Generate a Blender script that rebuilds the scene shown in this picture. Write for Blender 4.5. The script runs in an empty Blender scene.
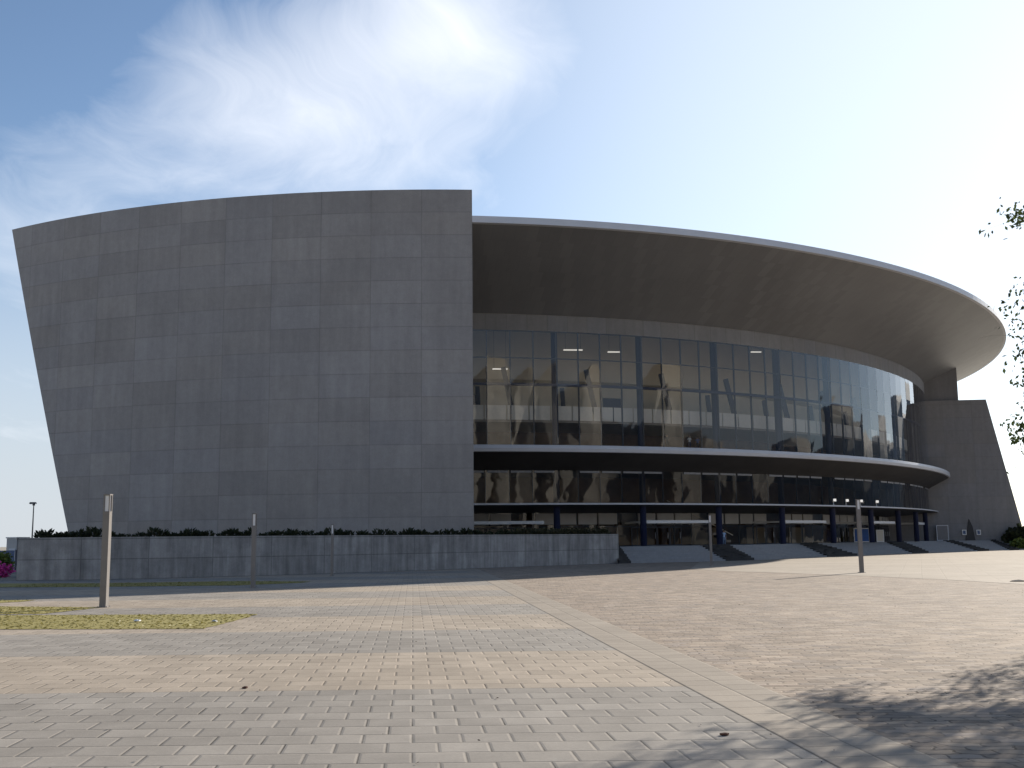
import bpy, bmesh, math, random
from mathutils import Vector, Matrix
random.seed(7)
S = bpy.context.scene
COL = S.collection
PI = math.pi
R_ = math.radians

# ------------------------------------------------------------------ camera
EYE = 2.2; FPX = 1100.0; PITCH = math.atan(157/1100); ROLL = 0.011
fwd = Vector((0, math.cos(PITCH), math.sin(PITCH)))
up0 = Vector((0, -math.sin(PITCH), math.cos(PITCH)))
rt0 = Vector((1, 0, 0))
cup = math.cos(ROLL)*up0 + math.sin(ROLL)*rt0
crt = math.cos(ROLL)*rt0 - math.sin(ROLL)*up0
CAM = Vector((0, 0, EYE))
def ray(x, y):
    return fwd + crt*((x-512)/FPX) + cup*((384-y)/FPX)
def at_z(x, y, z=0.0):
    d = ray(x, y); return CAM + d*((z-EYE)/d.z)
def at_d(x, y, Y):
    d = ray(x, y); return CAM + d*(Y/d.y)
def proj(p):
    v = Vector(p)-CAM
    return 512+FPX*v.dot(crt)/v.dot(fwd), 384-FPX*v.dot(cup)/v.dot(fwd)

cam = bpy.data.cameras.new('camera'); co = bpy.data.objects.new('camera', cam); COL.objects.link(co)
cam.sensor_width = 36; cam.lens = FPX/1024*36; cam.clip_end = 20000; cam.clip_start = 0.1
m = Matrix((crt, cup, -fwd)).transposed().to_4x4(); m.translation = CAM
co.matrix_world = m
S.camera = co

# ------------------------------------------------------------------ materials
class NT:
    def __init__(s, name):
        s.m = bpy.data.materials.new(name); s.m.use_nodes = True
        s.t = s.m.node_tree; s.N = s.t.nodes; s.L = s.t.links
        s.b = s.N['Principled BSDF']; s.out = s.N['Material Output']
    def n(s, typ, **kw):
        o = s.N.new(typ)
        for k, v in kw.items(): setattr(o, k, v)
        return o
    def lk(s, a, b): s.L.new(a, b)
    def put(s, sock, v):
        if hasattr(v, 'is_linked') or hasattr(v, 'links'): s.L.new(v, sock)
        else: sock.default_value = v
    def math(s, op, a, b=0.0, c=None):
        o = s.n('ShaderNodeMath', operation=op)
        s.put(o.inputs[0], a); s.put(o.inputs[1], b)
        if c is not None: s.put(o.inputs[2], c)
        return o.outputs[0]
    def mix(s, f, a, b, typ='MIX'):
        o = s.n('ShaderNodeMix', data_type='RGBA', blend_type=typ)
        s.put(o.inputs[0], f); s.put(o.inputs[6], a); s.put(o.inputs[7], b)
        return o.outputs[2]
    def noise(s, vec, scale, detail=4, rough=.6, dim='3D'):
        o = s.n('ShaderNodeTexNoise', noise_dimensions=dim)
        if vec is not None: s.lk(vec, o.inputs['Vector'])
        o.inputs['Scale'].default_value = scale; o.inputs['Detail'].default_value = detail
        o.inputs['Roughness'].default_value = rough
        return o.outputs['Fac']
    def ramp(s, f, *stops):
        o = s.n('ShaderNodeValToRGB'); s.lk(f, o.inputs[0])
        e = o.color_ramp.elements
        while len(e) < len(stops): e.new(.5)
        for i, (p, c) in enumerate(stops):
            e[i].position = p; e[i].color = c if len(c) == 4 else (*c, 1)
        return o.outputs[0]
    def coord(s, kind='Object'):
        return s.n('ShaderNodeTexCoord').outputs[kind]
    def mapping(s, vec, scale=(1, 1, 1), rot=(0, 0, 0), loc=(0, 0, 0)):
        o = s.n('ShaderNodeMapping'); s.lk(vec, o.inputs[0])
        o.inputs['Scale'].default_value = scale; o.inputs['Rotation'].default_value = rot
        o.inputs['Location'].default_value = loc
        return o.outputs[0]
    def sep(s, vec):
        o = s.n('ShaderNodeSeparateXYZ'); s.lk(vec, o.inputs[0]); return o.outputs
    def comb(s, x, y, z=0.0):
        o = s.n('ShaderNodeCombineXYZ')
        for i, v in enumerate((x, y, z)): s.put(o.inputs[i], v)
        return o.outputs[0]
    def white(s, vec):
        o = s.n('ShaderNodeTexWhiteNoise', noise_dimensions='3D'); s.lk(vec, o.inputs['Vector']); return o.outputs['Value']
    def bump(s, h, st=.3, dist=.02):
        o = s.n('ShaderNodeBump'); s.lk(h, o.inputs['Height'])
        o.inputs['Strength'].default_value = st; o.inputs['Distance'].default_value = dist
        s.lk(o.outputs[0], s.b.inputs['Normal'])
    def fin(s, col=None, rough=.8, metal=0.0, spec=.3):
        if col is not None: s.put(s.b.inputs['Base Color'], col)
        s.put(s.b.inputs['Roughness'], rough); s.b.inputs['Metallic'].default_value = metal
        s.b.inputs['Specular IOR Level'].default_value = spec
        return s.m

def C4(r, g, b): return (r, g, b, 1)
def plain(name, c, rough=.6, metal=0.0, var=.12, scale=3.0, spec=.3):
    t = NT(name); co_ = t.coord()
    n = t.noise(co_, scale, 5)
    a = C4(*[v*(1-var) for v in c]); b = C4(*[min(1, v*(1+var)) for v in c])
    return t.fin(t.ramp(n, (.3, a), (.7, b)), rough, metal, spec)

def grid_nodes(t, u, v, w, h, bond, joint):
    """cell id vector and joint mask (1 in the joint) of a paving/panel grid"""
    vr = t.math('DIVIDE', v, h); row = t.math('FLOOR', vr)
    ur = t.math('DIVIDE', u, w)
    if bond: ur = t.math('ADD', ur, t.math('MULTIPLY', t.math('MODULO', t.math('ABSOLUTE', row), 2.0), .5))
    colm = t.math('FLOOR', ur)
    fu = t.math('FRACT', ur); fv = t.math('FRACT', vr)
    du = t.math('MULTIPLY', t.math('MINIMUM', fu, t.math('SUBTRACT', 1.0, fu)), w)
    dv = t.math('MULTIPLY', t.math('MINIMUM', fv, t.math('SUBTRACT', 1.0, fv)), h)
    d = t.math('MINIMUM', du, dv)
    mask = t.math('LESS_THAN', d, joint)
    return t.comb(colm, row, 0.0), mask, d

def mat_panels(name, base, w, h, joint=.035, var=.16, warm=.0):
    t = NT(name); uv = t.n('ShaderNodeUVMap').outputs[0]
    u, v, _ = t.sep(uv)
    cid, mask, d = grid_nodes(t, u, v, w, h, False, joint)
    wn = t.white(cid)
    ob = t.coord()
    fine = t.noise(ob, 1.7, 8, .7)
    grain = t.noise(ob, 14, 4, .6)
    streak = t.noise(t.mapping(ob, (1.3, 1.3, .16)), 1.0, 5, .6)
    k = t.math('ADD', t.math('MULTIPLY', wn, var), 1-var*.5)
    k = t.math('MULTIPLY', k, t.math('ADD', t.math('MULTIPLY', fine, .34), .83))
    k = t.math('MULTIPLY', k, t.math('ADD', t.math('MULTIPLY', streak, .4), .8))
    k = t.math('MULTIPLY', k, t.math('ADD', t.math('MULTIPLY', grain, .3), .85))
    k = t.math('MULTIPLY', k, t.math('ADD', t.math('MULTIPLY', t.noise(ob, .09, 5, .6), .5), .75))
    # joints fade in and out, and carry some dirt around them
    halo = t.math('SUBTRACT', 1.0, t.math('MINIMUM', t.math('DIVIDE', d, .16), 1.0))
    k = t.math('MULTIPLY', k, t.math('SUBTRACT', 1.0, t.math('MULTIPLY', halo, t.math('MULTIPLY', t.noise(ob, .35, 3, .5), .06))))
    jf = t.math('MULTIPLY', t.math('MULTIPLY', mask, t.noise(ob, .22, 2, .5)), .42)
    k = t.math('MULTIPLY', k, t.math('SUBTRACT', 1.0, jf))
    sc = t.n('ShaderNodeVectorMath', operation='SCALE')
    hue = t.math('FRACT', t.math('MULTIPLY', wn, 7.3))
    colr = t.mix(hue, C4(base[0]*1.015, base[1]*1.0, base[2]*.975), C4(base[0]*.99, base[1]*1.0, base[2]*1.02))
    t.lk(colr, sc.inputs[0]); t.lk(k, sc.inputs['Scale'])
    t.bump(t.math('ADD', grain, t.math('MULTIPLY', mask, -1.5)), .25, .02)
    return t.fin(sc.outputs[0], .85)

def scaled(t, colr, k):
    sc = t.n('ShaderNodeVectorMath', operation='SCALE')
    t.put(sc.inputs[0], colr[:3] if isinstance(colr, tuple) else colr); t.lk(k, sc.inputs['Scale']); return sc.outputs[0]

def mat_pavers(name, w, h, bond, beige, grey, band=0.0, band_off=0.0, joint=.012, jdark=.55, var=.2, rot=0.0, wear=.25, cols3=None, skew=0.0, rough_lay=0.0):
    t = NT(name)
    if skew:
        ob = t.coord(); x_, y_, _ = t.sep(ob); u = t.math('SUBTRACT', x_, t.math('MULTIPLY', y_, math.tan(skew))); v = t.math('SUBTRACT', y_, .28)
    else:
        ob = t.mapping(t.coord(), rot=(0, 0, rot)); u, v, _ = t.sep(ob)
    if rough_lay:
        u = t.math('ADD', u, t.math('MULTIPLY', t.math('SUBTRACT', t.noise(ob, 1.7, 3, .6), .5), rough_lay*6))
        v = t.math('ADD', v, t.math('MULTIPLY', t.math('SUBTRACT', t.noise(t.mapping(ob, loc=(7, 3, 0)), 2.3, 3, .6), .5), rough_lay*3))
    cid, mask, d = grid_nodes(t, u, v, w, h, bond, joint)
    wn = t.white(cid)
    big = t.noise(ob, .13, 4, .6); mid = t.noise(ob, 1.1, 6, .65); fine = t.noise(ob, 22, 4, .7)
    if band:
        f = t.math('LESS_THAN', t.math('MODULO', t.math('ADD', t.math('MULTIPLY', t.math('FLOOR', t.math('DIVIDE', v, h)), h), band_off+h*.5+200*band), 2*band), band-.01)
        f = t.math('MINIMUM', f, t.math('GREATER_THAN', v, 13.0))      # the nearest grey band is wider
        base = t.mix(f, C4(*grey), C4(*beige))
    elif cols3:
        w2 = t.math('FRACT', t.math('MULTIPLY', wn, 13.7))
        base = t.ramp(w2, (0.0, cols3[0]), (.5, cols3[1]), (1.0, cols3[2]))
    else: base = C4(*beige)
    k = t.math('ADD', t.math('MULTIPLY', wn, var), 1-var*.5)
    k = t.math('MULTIPLY', k, t.math('ADD', t.math('MULTIPLY', mid, wear*1.4), 1-wear*.7))
    k = t.math('MULTIPLY', k, t.math('ADD', t.math('MULTIPLY', big, .5), .75))
    k = t.math('MULTIPLY', k, t.math('ADD', t.math('MULTIPLY', fine, .3), .85))
    spots = t.math('GREATER_THAN', t.noise(ob, 5.5, 3, .5), .72)
    k = t.math('MULTIPLY', k, t.math('SUBTRACT', 1.0, t.math('MULTIPLY', spots, .12)))
    patch = t.ramp(t.noise(ob, .9, 3, .5), (.32, (.15, .15, .15)), (.68, (1, 1, 1)))
    jm = t.math('MULTIPLY', mask, patch)
    k = t.math('MULTIPLY', k, t.math('SUBTRACT', 1.0, t.math('MULTIPLY', jm, jdark)))
    hgt = t.math('ADD', t.math('MINIMUM', t.math('MULTIPLY', d, 30.0), 1.0), t.math('MULTIPLY', fine, .35))
    hgt = t.math('ADD', hgt, t.math('MULTIPLY', wn, .5))
    t.bump(hgt, .5, .012)
    return t.fin(scaled(t, base, k), .9, 0, .12)

def mat_concrete(name, base, scale=1.0, stain=.3, course=0.0):
    t = NT(name); ob = t.coord()
    a = t.noise(ob, .8*scale, 7, .7); b = t.noise(ob, 12*scale, 4, .6)
    st = t.noise(t.mapping(ob, (1.6, 1.6, .14)), 1.2*scale, 6, .65)
    k = t.math('MULTIPLY', t.math('ADD', t.math('MULTIPLY', a, stain*1.4), 1-stain*.7), t.math('ADD', t.math('MULTIPLY', b, .3), .85))
    k = t.math('MULTIPLY', k, t.math('ADD', t.math('MULTIPLY', st, stain*2.0), 1-stain))
    if course:
        uv = t.n('ShaderNodeUVMap').outputs[0]; u, v, _ = t.sep(uv)
        cid, mask, d = grid_nodes(t, u, v, course*3.2, course, False, .03)
        k = t.math('MULTIPLY', k, t.math('SUBTRACT', 1.0, t.math('MULTIPLY', mask, .35)))
        k = t.math('MULTIPLY', k, t.math('ADD', t.math('MULTIPLY', t.white(cid), .16), .92))
    t.bump(b, .3, .015)
    return t.fin(scaled(t, C4(*base), k), .88)

def mat_glass(name, tint, refl=1.0, wob=.004, opac=0.0):
    t = NT(name); N = t.N; N.remove(t.b)
    uv = t.n('ShaderNodeUVMap').outputs[0]
    tr = t.n('ShaderNodeBsdfTransparent'); tr.inputs[0].default_value = C4(*tint)
    gl = t.n('ShaderNodeBsdfGlossy'); gl.inputs[0].default_value = (.92, .95, 1, 1); gl.inputs['Roughness'].default_value = .015
    ns = t.noise(t.mapping(uv, (.35, .35, .35)), 1.0, 2, .5)
    bp = t.n('ShaderNodeBump'); t.lk(ns, bp.inputs['Height']); bp.inputs['Strength'].default_value = 1; bp.inputs['Distance'].default_value = wob
    t.lk(bp.outputs[0], gl.inputs['Normal'])
    fr = t.n('ShaderNodeFresnel'); fr.inputs[0].default_value = 1.5
    f = t.math('MINIMUM', t.math('MULTIPLY', fr.outputs[0], refl), 1.0)
    mx = t.n('ShaderNodeMixShader'); t.lk(f, mx.inputs[0]); t.lk(tr.outputs[0], mx.inputs[1]); t.lk(gl.outputs[0], mx.inputs[2])
    t.lk(mx.outputs[0], t.out.inputs[0])
    return t.m

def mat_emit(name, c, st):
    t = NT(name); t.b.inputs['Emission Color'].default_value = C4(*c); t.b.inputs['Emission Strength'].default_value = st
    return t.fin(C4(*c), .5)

def mat_leaf(name, c1, c2, trans=.25):
    t = NT(name)
    g = t.n('ShaderNodeObjectInfo')
    geo = t.n('ShaderNodeNewGeometry')
    n = t.noise(t.coord(), 2.2, 3, .6); w = geo.outputs['Random Per Island']
    f = t.math('ADD', t.math('MULTIPLY', n, .6), t.math('MULTIPLY', w, .4))
    col = t.ramp(f, (.25, c1), (.75, c2))
    t.fin(col, .6, 0, .3)
    tl = t.n('ShaderNodeBsdfTranslucent'); t.lk(col, tl.inputs[0])
    mx = t.n('ShaderNodeMixShader'); mx.inputs[0].default_value = trans
    t.lk(t.b.outputs[0], mx.inputs[1]); t.lk(tl.outputs[0], mx.inputs[2]); t.lk(mx.outputs[0], t.out.inputs[0])
    return t.m

TH = math.atan(-100/1100)           # direction of the plaza's border strip (turn from +Y)
PAV = .56
M = {}
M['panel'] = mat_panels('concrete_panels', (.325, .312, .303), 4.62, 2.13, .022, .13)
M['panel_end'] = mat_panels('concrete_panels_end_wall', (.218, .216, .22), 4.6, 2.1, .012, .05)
M['band'] = mat_panels('ring_beam_panels', (.25, .25, .255), 2.3, 3.4, .03, .05)
M['pavers'] = mat_pavers('plaza_pavers', PAV, PAV, True, (.35, .294, .235), (.278, .252, .222), 5.6, -5.6, .0095, .78, .2, 0, .45, None, TH)
M['strip'] = mat_pavers('border_pavers', PAV, PAV, False, (.305, .262, .215), (.3, .3, .3), 0, 0, .011, .6, .14, TH)
M['brick'] = mat_pavers('small_brick_paving', .42, .21, True, (.36, .28, .22), (.3, .3, .3), 0, 0, .016, .65, .42, TH+.12, .6, rough_lay=.09,
                        cols3=((.28, .22, .172), (.325, .262, .205), (.258, .215, .183)))
M['walk'] = mat_pavers('pale_walkway', 1.2, 1.2, False, (.34, .29, .235), (.3, .3, .3), 0, 0, .012, .25, .1, .35)
M['ground'] = mat_concrete('dry_ground', (.3, .27, .22), .3)
M['planter'] = mat_concrete('planter_concrete', (.30, .285, .272), 1.0, .8, 1.32)
M['terrace'] = mat_concrete('terrace_concrete', (.30, .30, .305), 1.0, .2)
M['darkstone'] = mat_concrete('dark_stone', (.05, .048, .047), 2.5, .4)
M['fascia'] = plain('fascia_metal', (.62, .65, .70), .45, 0, .04, .5)
M['refl_strip'] = plain('reflection_grey', (.26, .27, .29), .5)  # grey of the reflection painted along the middle glass row
M['canopy_f'] = plain('canopy_edge_metal', (.54, .56, .60), .4, .1, .05, .5)
def mat_soffit():
    t = NT('soffit_panels'); uv = t.n('ShaderNodeUVMap').outputs[0]
    u, v, _ = t.sep(uv)
    cid, mask, d = grid_nodes(t, u, v, 1.15, 40.0, False, .02)
    k = t.math('ADD', t.math('MULTIPLY', t.white(cid), .14), .93)
    k = t.math('MULTIPLY', k, t.math('ADD', t.math('MULTIPLY', t.noise(t.coord(), .15, 5, .6), .4), .8))
    k = t.math('MULTIPLY', k, t.math('SUBTRACT', 1.0, t.math('MULTIPLY', mask, .12)))
    return t.fin(scaled(t, C4(.215, .222, .236), k), .42, .0, .5)
M['soffit'] = mat_soffit()
M['roof'] = plain('roof_sheet', (.42, .43, .45), .6)
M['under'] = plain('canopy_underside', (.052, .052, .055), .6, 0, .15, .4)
M['blue'] = plain('blue_painted_steel', (.028, .036, .088), .45, 0, .12, 1.0, .4)
M['mull'] = plain('dark_mullion', (.055, .062, .085), .5, 0, .1, 1.0, .4)
M['glass'] = mat_glass('curtain_glass', (.93, .92, .89), 1.35, .004)
M['glass_low'] = mat_glass('lower_glass', (.62, .60, .58), .9, .006)
M['beige'] = plain('beige_plaster', (.68, .62, .51), .8, 0, .08, .25)
M['brown'] = plain('brown_wood_wall', (.17, .105, .062), .6, 0, .3, .5)
M['white'] = plain('white_paint', (.78, .78, .77), .6, 0, .05)
M['parapet'] = plain('parapet_white', (.88, .87, .83), .6, 0, .04)
M['pgrey'] = plain('light_grey_panel', (.52, .53, .54), .7, 0, .1, .5)
M['floor'] = plain('foyer_floor', (.30, .27, .24), .4)
M['navy'] = plain('navy_door', (.02, .028, .07), .4)
M['post'] = plain('post_grey_brown', (.205, .19, .18), .35, 0, .08, 2)
M['lens'] = plain('lamp_glass', (.75, .76, .78), .2, 0, .03, 1, .6)
M['soil'] = plain('planting_soil', (.06, .045, .035), .95)
M['shrub'] = mat_leaf('shrub_leaf', (.018, .024, .013), (.05, .062, .03), .2)
M['hedge'] = mat_leaf('hedge_leaf', (.03, .032, .015), (.085, .08, .04), .2)
M['grass'] = mat_leaf('grass_blade', (.19, .168, .045), (.27, .23, .07), .3)
M['turf'] = plain('turf_soil', (.265, .225, .07), .95, 0, .2, 14)
M['bark'] = mat_concrete('bark', (.09, .07, .055), 4, .5)
M['tleaf'] = mat_leaf('tree_leaf', (.022, .034, .012), (.075, .10, .03), .3)
M['pink'] = mat_leaf('bougainvillea_petal', (.55, .02, .22), (.75, .12, .45), .35)
M['gbush'] = mat_leaf('bush_leaf', (.07, .11, .02), (.22, .26, .06), .3)
M['glow'] = mat_emit('added_glow', (1, .97, .9), .3)  # added glow, for the pale ceiling panels and the lower canopy glints
M['fence'] = plain('blue_grey_fence', (.10, .14, .24), .6)

# ------------------------------------------------------------------ mesh helpers
class MB:
    def __init__(s): s.v = []; s.f = []; s.uv = []; s.mi = []
    def face(s, pts, uvs=None, mi=0):
        i = len(s.v); s.v += [tuple(p) for p in pts]; s.f.append(tuple(range(i, i+len(pts)))); s.uv.append(uvs); s.mi.append(mi)
    def box(s, c, size, rot=0.0, mi=0, taper=1.0):
        x, y, z = [q/2 for q in size]; cr, sr = math.cos(rot), math.sin(rot); P = []
        for dz in (-z, z):
            k = taper if dz > 0 else 1.0
            for dx, dy in ((-x, -y), (x, -y), (x, y), (-x, y)):
                dx *= k; dy *= k
                P.append((c[0]+dx*cr-dy*sr, c[1]+dx*sr+dy*cr, c[2]+dz))
        i = len(s.v); s.v += P
        for q in ((0, 3, 2, 1), (4, 5, 6, 7), (0, 1, 5, 4), (1, 2, 6, 5), (2, 3, 7, 6), (3, 0, 4, 7)):
            s.f.append(tuple(i+k for k in q)); s.uv.append(None); s.mi.append(mi)
    def bar(s, p, q, w, h=None, upv=(0, 0, 1), mi=0):
        p, q = Vector(p), Vector(q); h = h or w; d = (q-p).normalized(); u = Vector(upv)
        if abs(d.dot(u)) > .95: u = Vector((0, 1, 0))
        r = d.cross(u).normalized(); u = r.cross(d).normalized(); P = []
        for b in (p, q):
            for a, c in ((-1, -1), (1, -1), (1, 1), (-1, 1)): P.append(tuple(b+r*(a*w/2)+u*(c*h/2)))
        i = len(s.v); s.v += P
        for q4 in ((0, 3, 2, 1), (4, 5, 6, 7), (0, 1, 5, 4), (1, 2, 6, 5), (2, 3, 7, 6), (3, 0, 4, 7)):
            s.f.append(tuple(i+k for k in q4)); s.uv.append(None); s.mi.append(mi)
    def tube(s, pts, rads, n=8, mi=0, caps=True):
        rings = []
        for k, p in enumerate(pts):
            p = Vector(p); a = Vector(pts[max(0, k-1)]); b = Vector(pts[min(len(pts)-1, k+1)])
            d = (b-a).normalized(); u = Vector((0, 0, 1)) if abs(d.z) < .9 else Vector((1, 0, 0))
            r = d.cross(u).normalized(); u = r.cross(d)
            rings.append([len(s.v)+j for j in range(n)])
            s.v += [tuple(p+(r*math.cos(2*PI*j/n)+u*math.sin(2*PI*j/n))*rads[k]) for j in range(n)]
        for A, B in zip(rings, rings[1:]):
            for j in range(n):
                s.f.append((A[j], A[(j+1) % n], B[(j+1) % n], B[j])); s.uv.append(None); s.mi.append(mi)
        if caps:
            s.f.append(tuple(rings[0][::-1])); s.uv.append(None); s.mi.append(mi)
            s.f.append(tuple(rings[-1])); s.uv.append(None); s.mi.append(mi)
    def grid(s, rows, uvrows=None, mi=0):
        """rows of points with equal length -> shared-vertex quads"""
        base = len(s.v); n = len(rows[0])
        for r in rows: s.v += [tuple(p) for p in r]
        for i in range(len(rows)-1):
            for j in range(n-1):
                s.f.append((base+i*n+j, base+i*n+j+1, base+(i+1)*n+j+1, base+(i+1)*n+j)); s.mi.append(mi)
                s.uv.append([uvrows[i][j], uvrows[i][j+1], uvrows[i+1][j+1], uvrows[i+1][j]] if uvrows else None)
    def build(s, name, mat, parent=None, smooth=False):
        me = bpy.data.meshes.new(name); me.from_pydata(s.v, [], s.f)
        mats = mat if isinstance(mat, (list, tuple)) else [mat]
        for q in mats: me.materials.append(q)
        if any(s.uv):
            l = me.uv_layers.new(name='UVMap'); k = 0
            for f, u in zip(s.f, s.uv):
                for j in range(len(f)):
                    if u: l.data[k].uv = u[j]
                    k += 1
        if len(mats) > 1: me.polygons.foreach_set('material_index', s.mi)
        if smooth: me.polygons.foreach_set('use_smooth', [True]*len(s.f))
        me.update()
        o = bpy.data.objects.new(name, me); COL.objects.link(o)
        if parent: o.parent = parent; o.matrix_parent_inverse = parent.matrix_basis.inverted() if parent.type == 'EMPTY' else Matrix()
        return o

def tag(o, label=None, cat=None, group=None, kind=None):
    if label: o['label'] = label
    if cat: o['category'] = cat
    if group: o['group'] = group
    if kind: o['kind'] = kind
    return o
def empty(name, loc=(0, 0, 0), rz=0, label=None, cat=None, group=None):
    o = bpy.data.objects.new(name, None); COL.objects.link(o); o.location = loc; o.rotation_euler = (0, 0, rz)
    o.empty_display_size = .3
    bpy.context.view_layer.update()
    return tag(o, label, cat, group)
def local(o, parent):          # the mesh is already in the parent's own coordinates
    o.parent = parent; o.matrix_parent_inverse = Matrix(); return o
def copy_tree(o, parent=None):
    c = o.copy(); COL.objects.link(c)
    if parent: c.parent = parent
    for ch in o.children: copy_tree(ch, c)
    return c

# ------------------------------------------------------------------ building plan: one family of ellipses
SC = 31.0; CX, CY = -.579*SC, 7.478*SC; Q = 1.224; PH = .085
def ell(a, th, z=0.0):
    u = a*math.cos(th); v = Q*a*math.sin(th); c, s = math.cos(PH), math.sin(PH)
    return Vector((CX+u*c-v*s, CY+u*s+v*c, z))
A_RIM, Z_RIM = 3.433*SC, EYE+SC
A_GL, Z_BAND = 3.05*SC, EYE+.789*SC
A_MID, Z_MID = 3.143*SC, EYE+.32*SC
A_LOWC, Z_LOWC = 3.08*SC, 6.15
A_MG = A_GL-.3
A_LOW = 2.86*SC          # recessed lower glass
A_CORE = 2.70*SC
Z_TER = 1.5
def th_for_x(a, z, px):
    lo, hi = -PI*.75, -.15
    for _ in range(60):
        md = (lo+hi)/2
        if proj(ell(a, md, z))[0] < px: lo = md
        else: hi = md
    return (lo+hi)/2
def th_for_X(a, X):
    lo, hi = -PI*.98, -PI/2
    for _ in range(60):
        md = (lo+hi)/2
        if ell(a, md).x < X: lo = md
        else: hi = md
    return (lo+hi)/2
XCUT = -28.0
def lin(a, b, n): return [a+(b-a)*i/n for i in range(n+1)]
def arclen(a, ths):
    L = [0.0]
    for p, q in zip(ths, ths[1:]): L.append(L[-1]+(ell(a, q)-ell(a, p)).length)
    return L
def sweep(mb, ths, prof, uvs=True, flip=False):
    """prof = [(a, z), ...] swept along the ellipse angles"""
    for (a0, z0), (a1, z1) in zip(prof, prof[1:]):
        L = arclen(a0, ths); h = math.hypot((a1-a0)*1.1, z1-z0)
        r0 = [ell(a0, t, z0) for t in ths]; r1 = [ell(a1, t, z1) for t in ths]
        u0 = [(l, 0.0 if abs(z1-z0) < .01 or abs(a1-a0) > .5 else z0) for l in L]
        u1 = [(l, h if abs(z1-z0) < .01 or abs(a1-a0) > .5 else z1) for l in L]
        if flip: mb.grid([r1, r0], [u1, u0])
        else: mb.grid([r0, r1], [u0, u1])

hall = empty('concert_hall', (0, 110, 0), 0, 'huge grey concert hall with overhanging curved roof, glass front and slanted blank concrete wall', 'concert hall')
def part(mb, name, mat, parent=hall, smooth=False, label=None):
    o = mb.build(name, mat, None, smooth)
    o.parent = parent
    if parent is hall: o.matrix_parent_inverse = hall.matrix_basis.inverted()
    if label: o['label'] = label
    return o

# end of the glass front, where the concrete end wall stands
TH_E = -.57
PE = ell(A_GL, TH_E); YE = PE.y
# ---- roof
thr = lin(th_for_X(A_RIM, XCUT), PI*.62, 220)
mb = MB()
ctr = Vector((5, CY, Z_RIM+3.6))
sweep(mb, thr, [(A_CORE+.97, Z_RIM+.8), (A_RIM-.4, Z_RIM+.02)], True, True)
top = [ell(A_CORE+.98, t, Z_RIM+.8) for t in thr]
for p, q in zip(top, top[1:]): mb.face((p, q, ctr))
mb.face((top[-1], top[0], ctr))
roof = part(mb, 'roof', M['roof'], hall, True)
mb = MB(); sweep(mb, thr, [(A_RIM-.4, Z_RIM+.02), (A_RIM, Z_RIM), (A_RIM+.02, Z_RIM-.66), (A_RIM-.35, Z_RIM-.70)])
part(mb, 'fascia', M['fascia'], roof, False)
mb = MB()
prof = [(A_RIM-.35, Z_RIM-.70)]
for k in range(1, 7):
    f = k/6; prof.append((A_RIM-.35+(A_GL+.03-A_RIM+.35)*f, (Z_RIM-.70)+(Z_BAND+.05-Z_RIM+.70)*(f**1.05)))
sweep(mb, thr, prof, True, True)
# one continuous uv across the width
part(mb, 'soffit', M['soffit'], roof, True, 'dark smooth sloping underside of the overhanging roof')
# ---- ring beam over the glass
thg = lin(th_for_X(A_GL, XCUT), TH_E+.02, 120)
thall = lin(th_for_X(A_GL, XCUT), PI*.62, 200)
ZGT = Z_BAND-1.75
mb = MB(); sweep(mb, thall, [(A_GL-.6, ZGT), (A_GL, ZGT), (A_GL, Z_BAND+.04), (A_GL-.6, Z_BAND+.04)])
part(mb, 'ring_beam', M['band'], hall, False, 'grey panelled band between the glass front and the roof')
# ---- upper curtain wall : bays of equal length, every fourth mullion a blue column
t1 = th_for_x(A_GL-.35, 15, 556.3); t2 = th_for_x(A_GL-.35, 15, 642.3)
bay = (ell(A_GL, t2)-ell(A_GL, t1)).length
def walk(a, t, dist):
    n = 24; st = 1 if dist > 0 else -1
    for _ in range(n):
        e = 1e-4; sp = (ell(a, t+e)-ell(a, t-e)).length/(2*e)
        t += dist/n/sp
    return t
cols = [t1]
for k in range(4): cols.insert(0, walk(A_GL, cols[0], -bay))
while cols[-1] < TH_E-.05: cols.append(walk(A_GL, cols[-1], bay))
cols = [t for t in cols if t < TH_E and ell(A_GL, t).x > XCUT+1]
ths_m = []
t = cols[0]
while t < TH_E: ths_m.append(t); t = walk(A_GL, t, bay/4)
ths_p = [th_for_X(A_GL, XCUT)]+[q for q in ths_m if q > th_for_X(A_GL, XCUT)+.004]+[TH_E+.004]
Z_G0 = Z_MID-.4
mb = MB()
L = arclen(A_GL, ths_p)
for k in range(len(ths_p)-1):
    for z0, z1 in ((Z_G0, 19.0), (19.0, 21.9), (21.9, ZGT)):
        a, b = ths_p[k], ths_p[k+1]
        jit = [random.uniform(-.012, .012) for _ in range(4)]
        P = [ell(A_GL+jit[0], a, z0), ell(A_GL+jit[1], b, z0), ell(A_GL+jit[2], b, z1), ell(A_GL+jit[3], a, z1)]
        mb.face(P, [(L[k]+k*7, z0), (L[k+1]+k*7, z0), (L[k+1]+k*7, z1+0), (L[k]+k*7, z1)])
cw = part(mb, 'curtain_wall', M['glass'], hall, False, 'tall curved glass front of the upper foyer')
for t in ths_m:
    p = ell(A_GL-.26, t); q = ell(A_GL-.03, t); mb = MB()
    mb.bar((p+q)/2+Vector((0, 0, Z_G0)), (p+q)/2+Vector((0, 0, ZGT)), .13, .2, (q-p))
    part(mb, 'mullion', M['mull'], cw)
for z, w in ((19.0, .30), (21.9, .09)):
    mb = MB(); sweep(mb, thg, [(A_GL-.22, z-w/2), (A_GL-.04, z-w/2), (A_GL-.04, z+w/2), (A_GL-.22, z+w/2), (A_GL-.22, z-w/2)])
    part(mb, 'transom', M['blue'] if w > .2 else M['mull'], cw)
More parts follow.
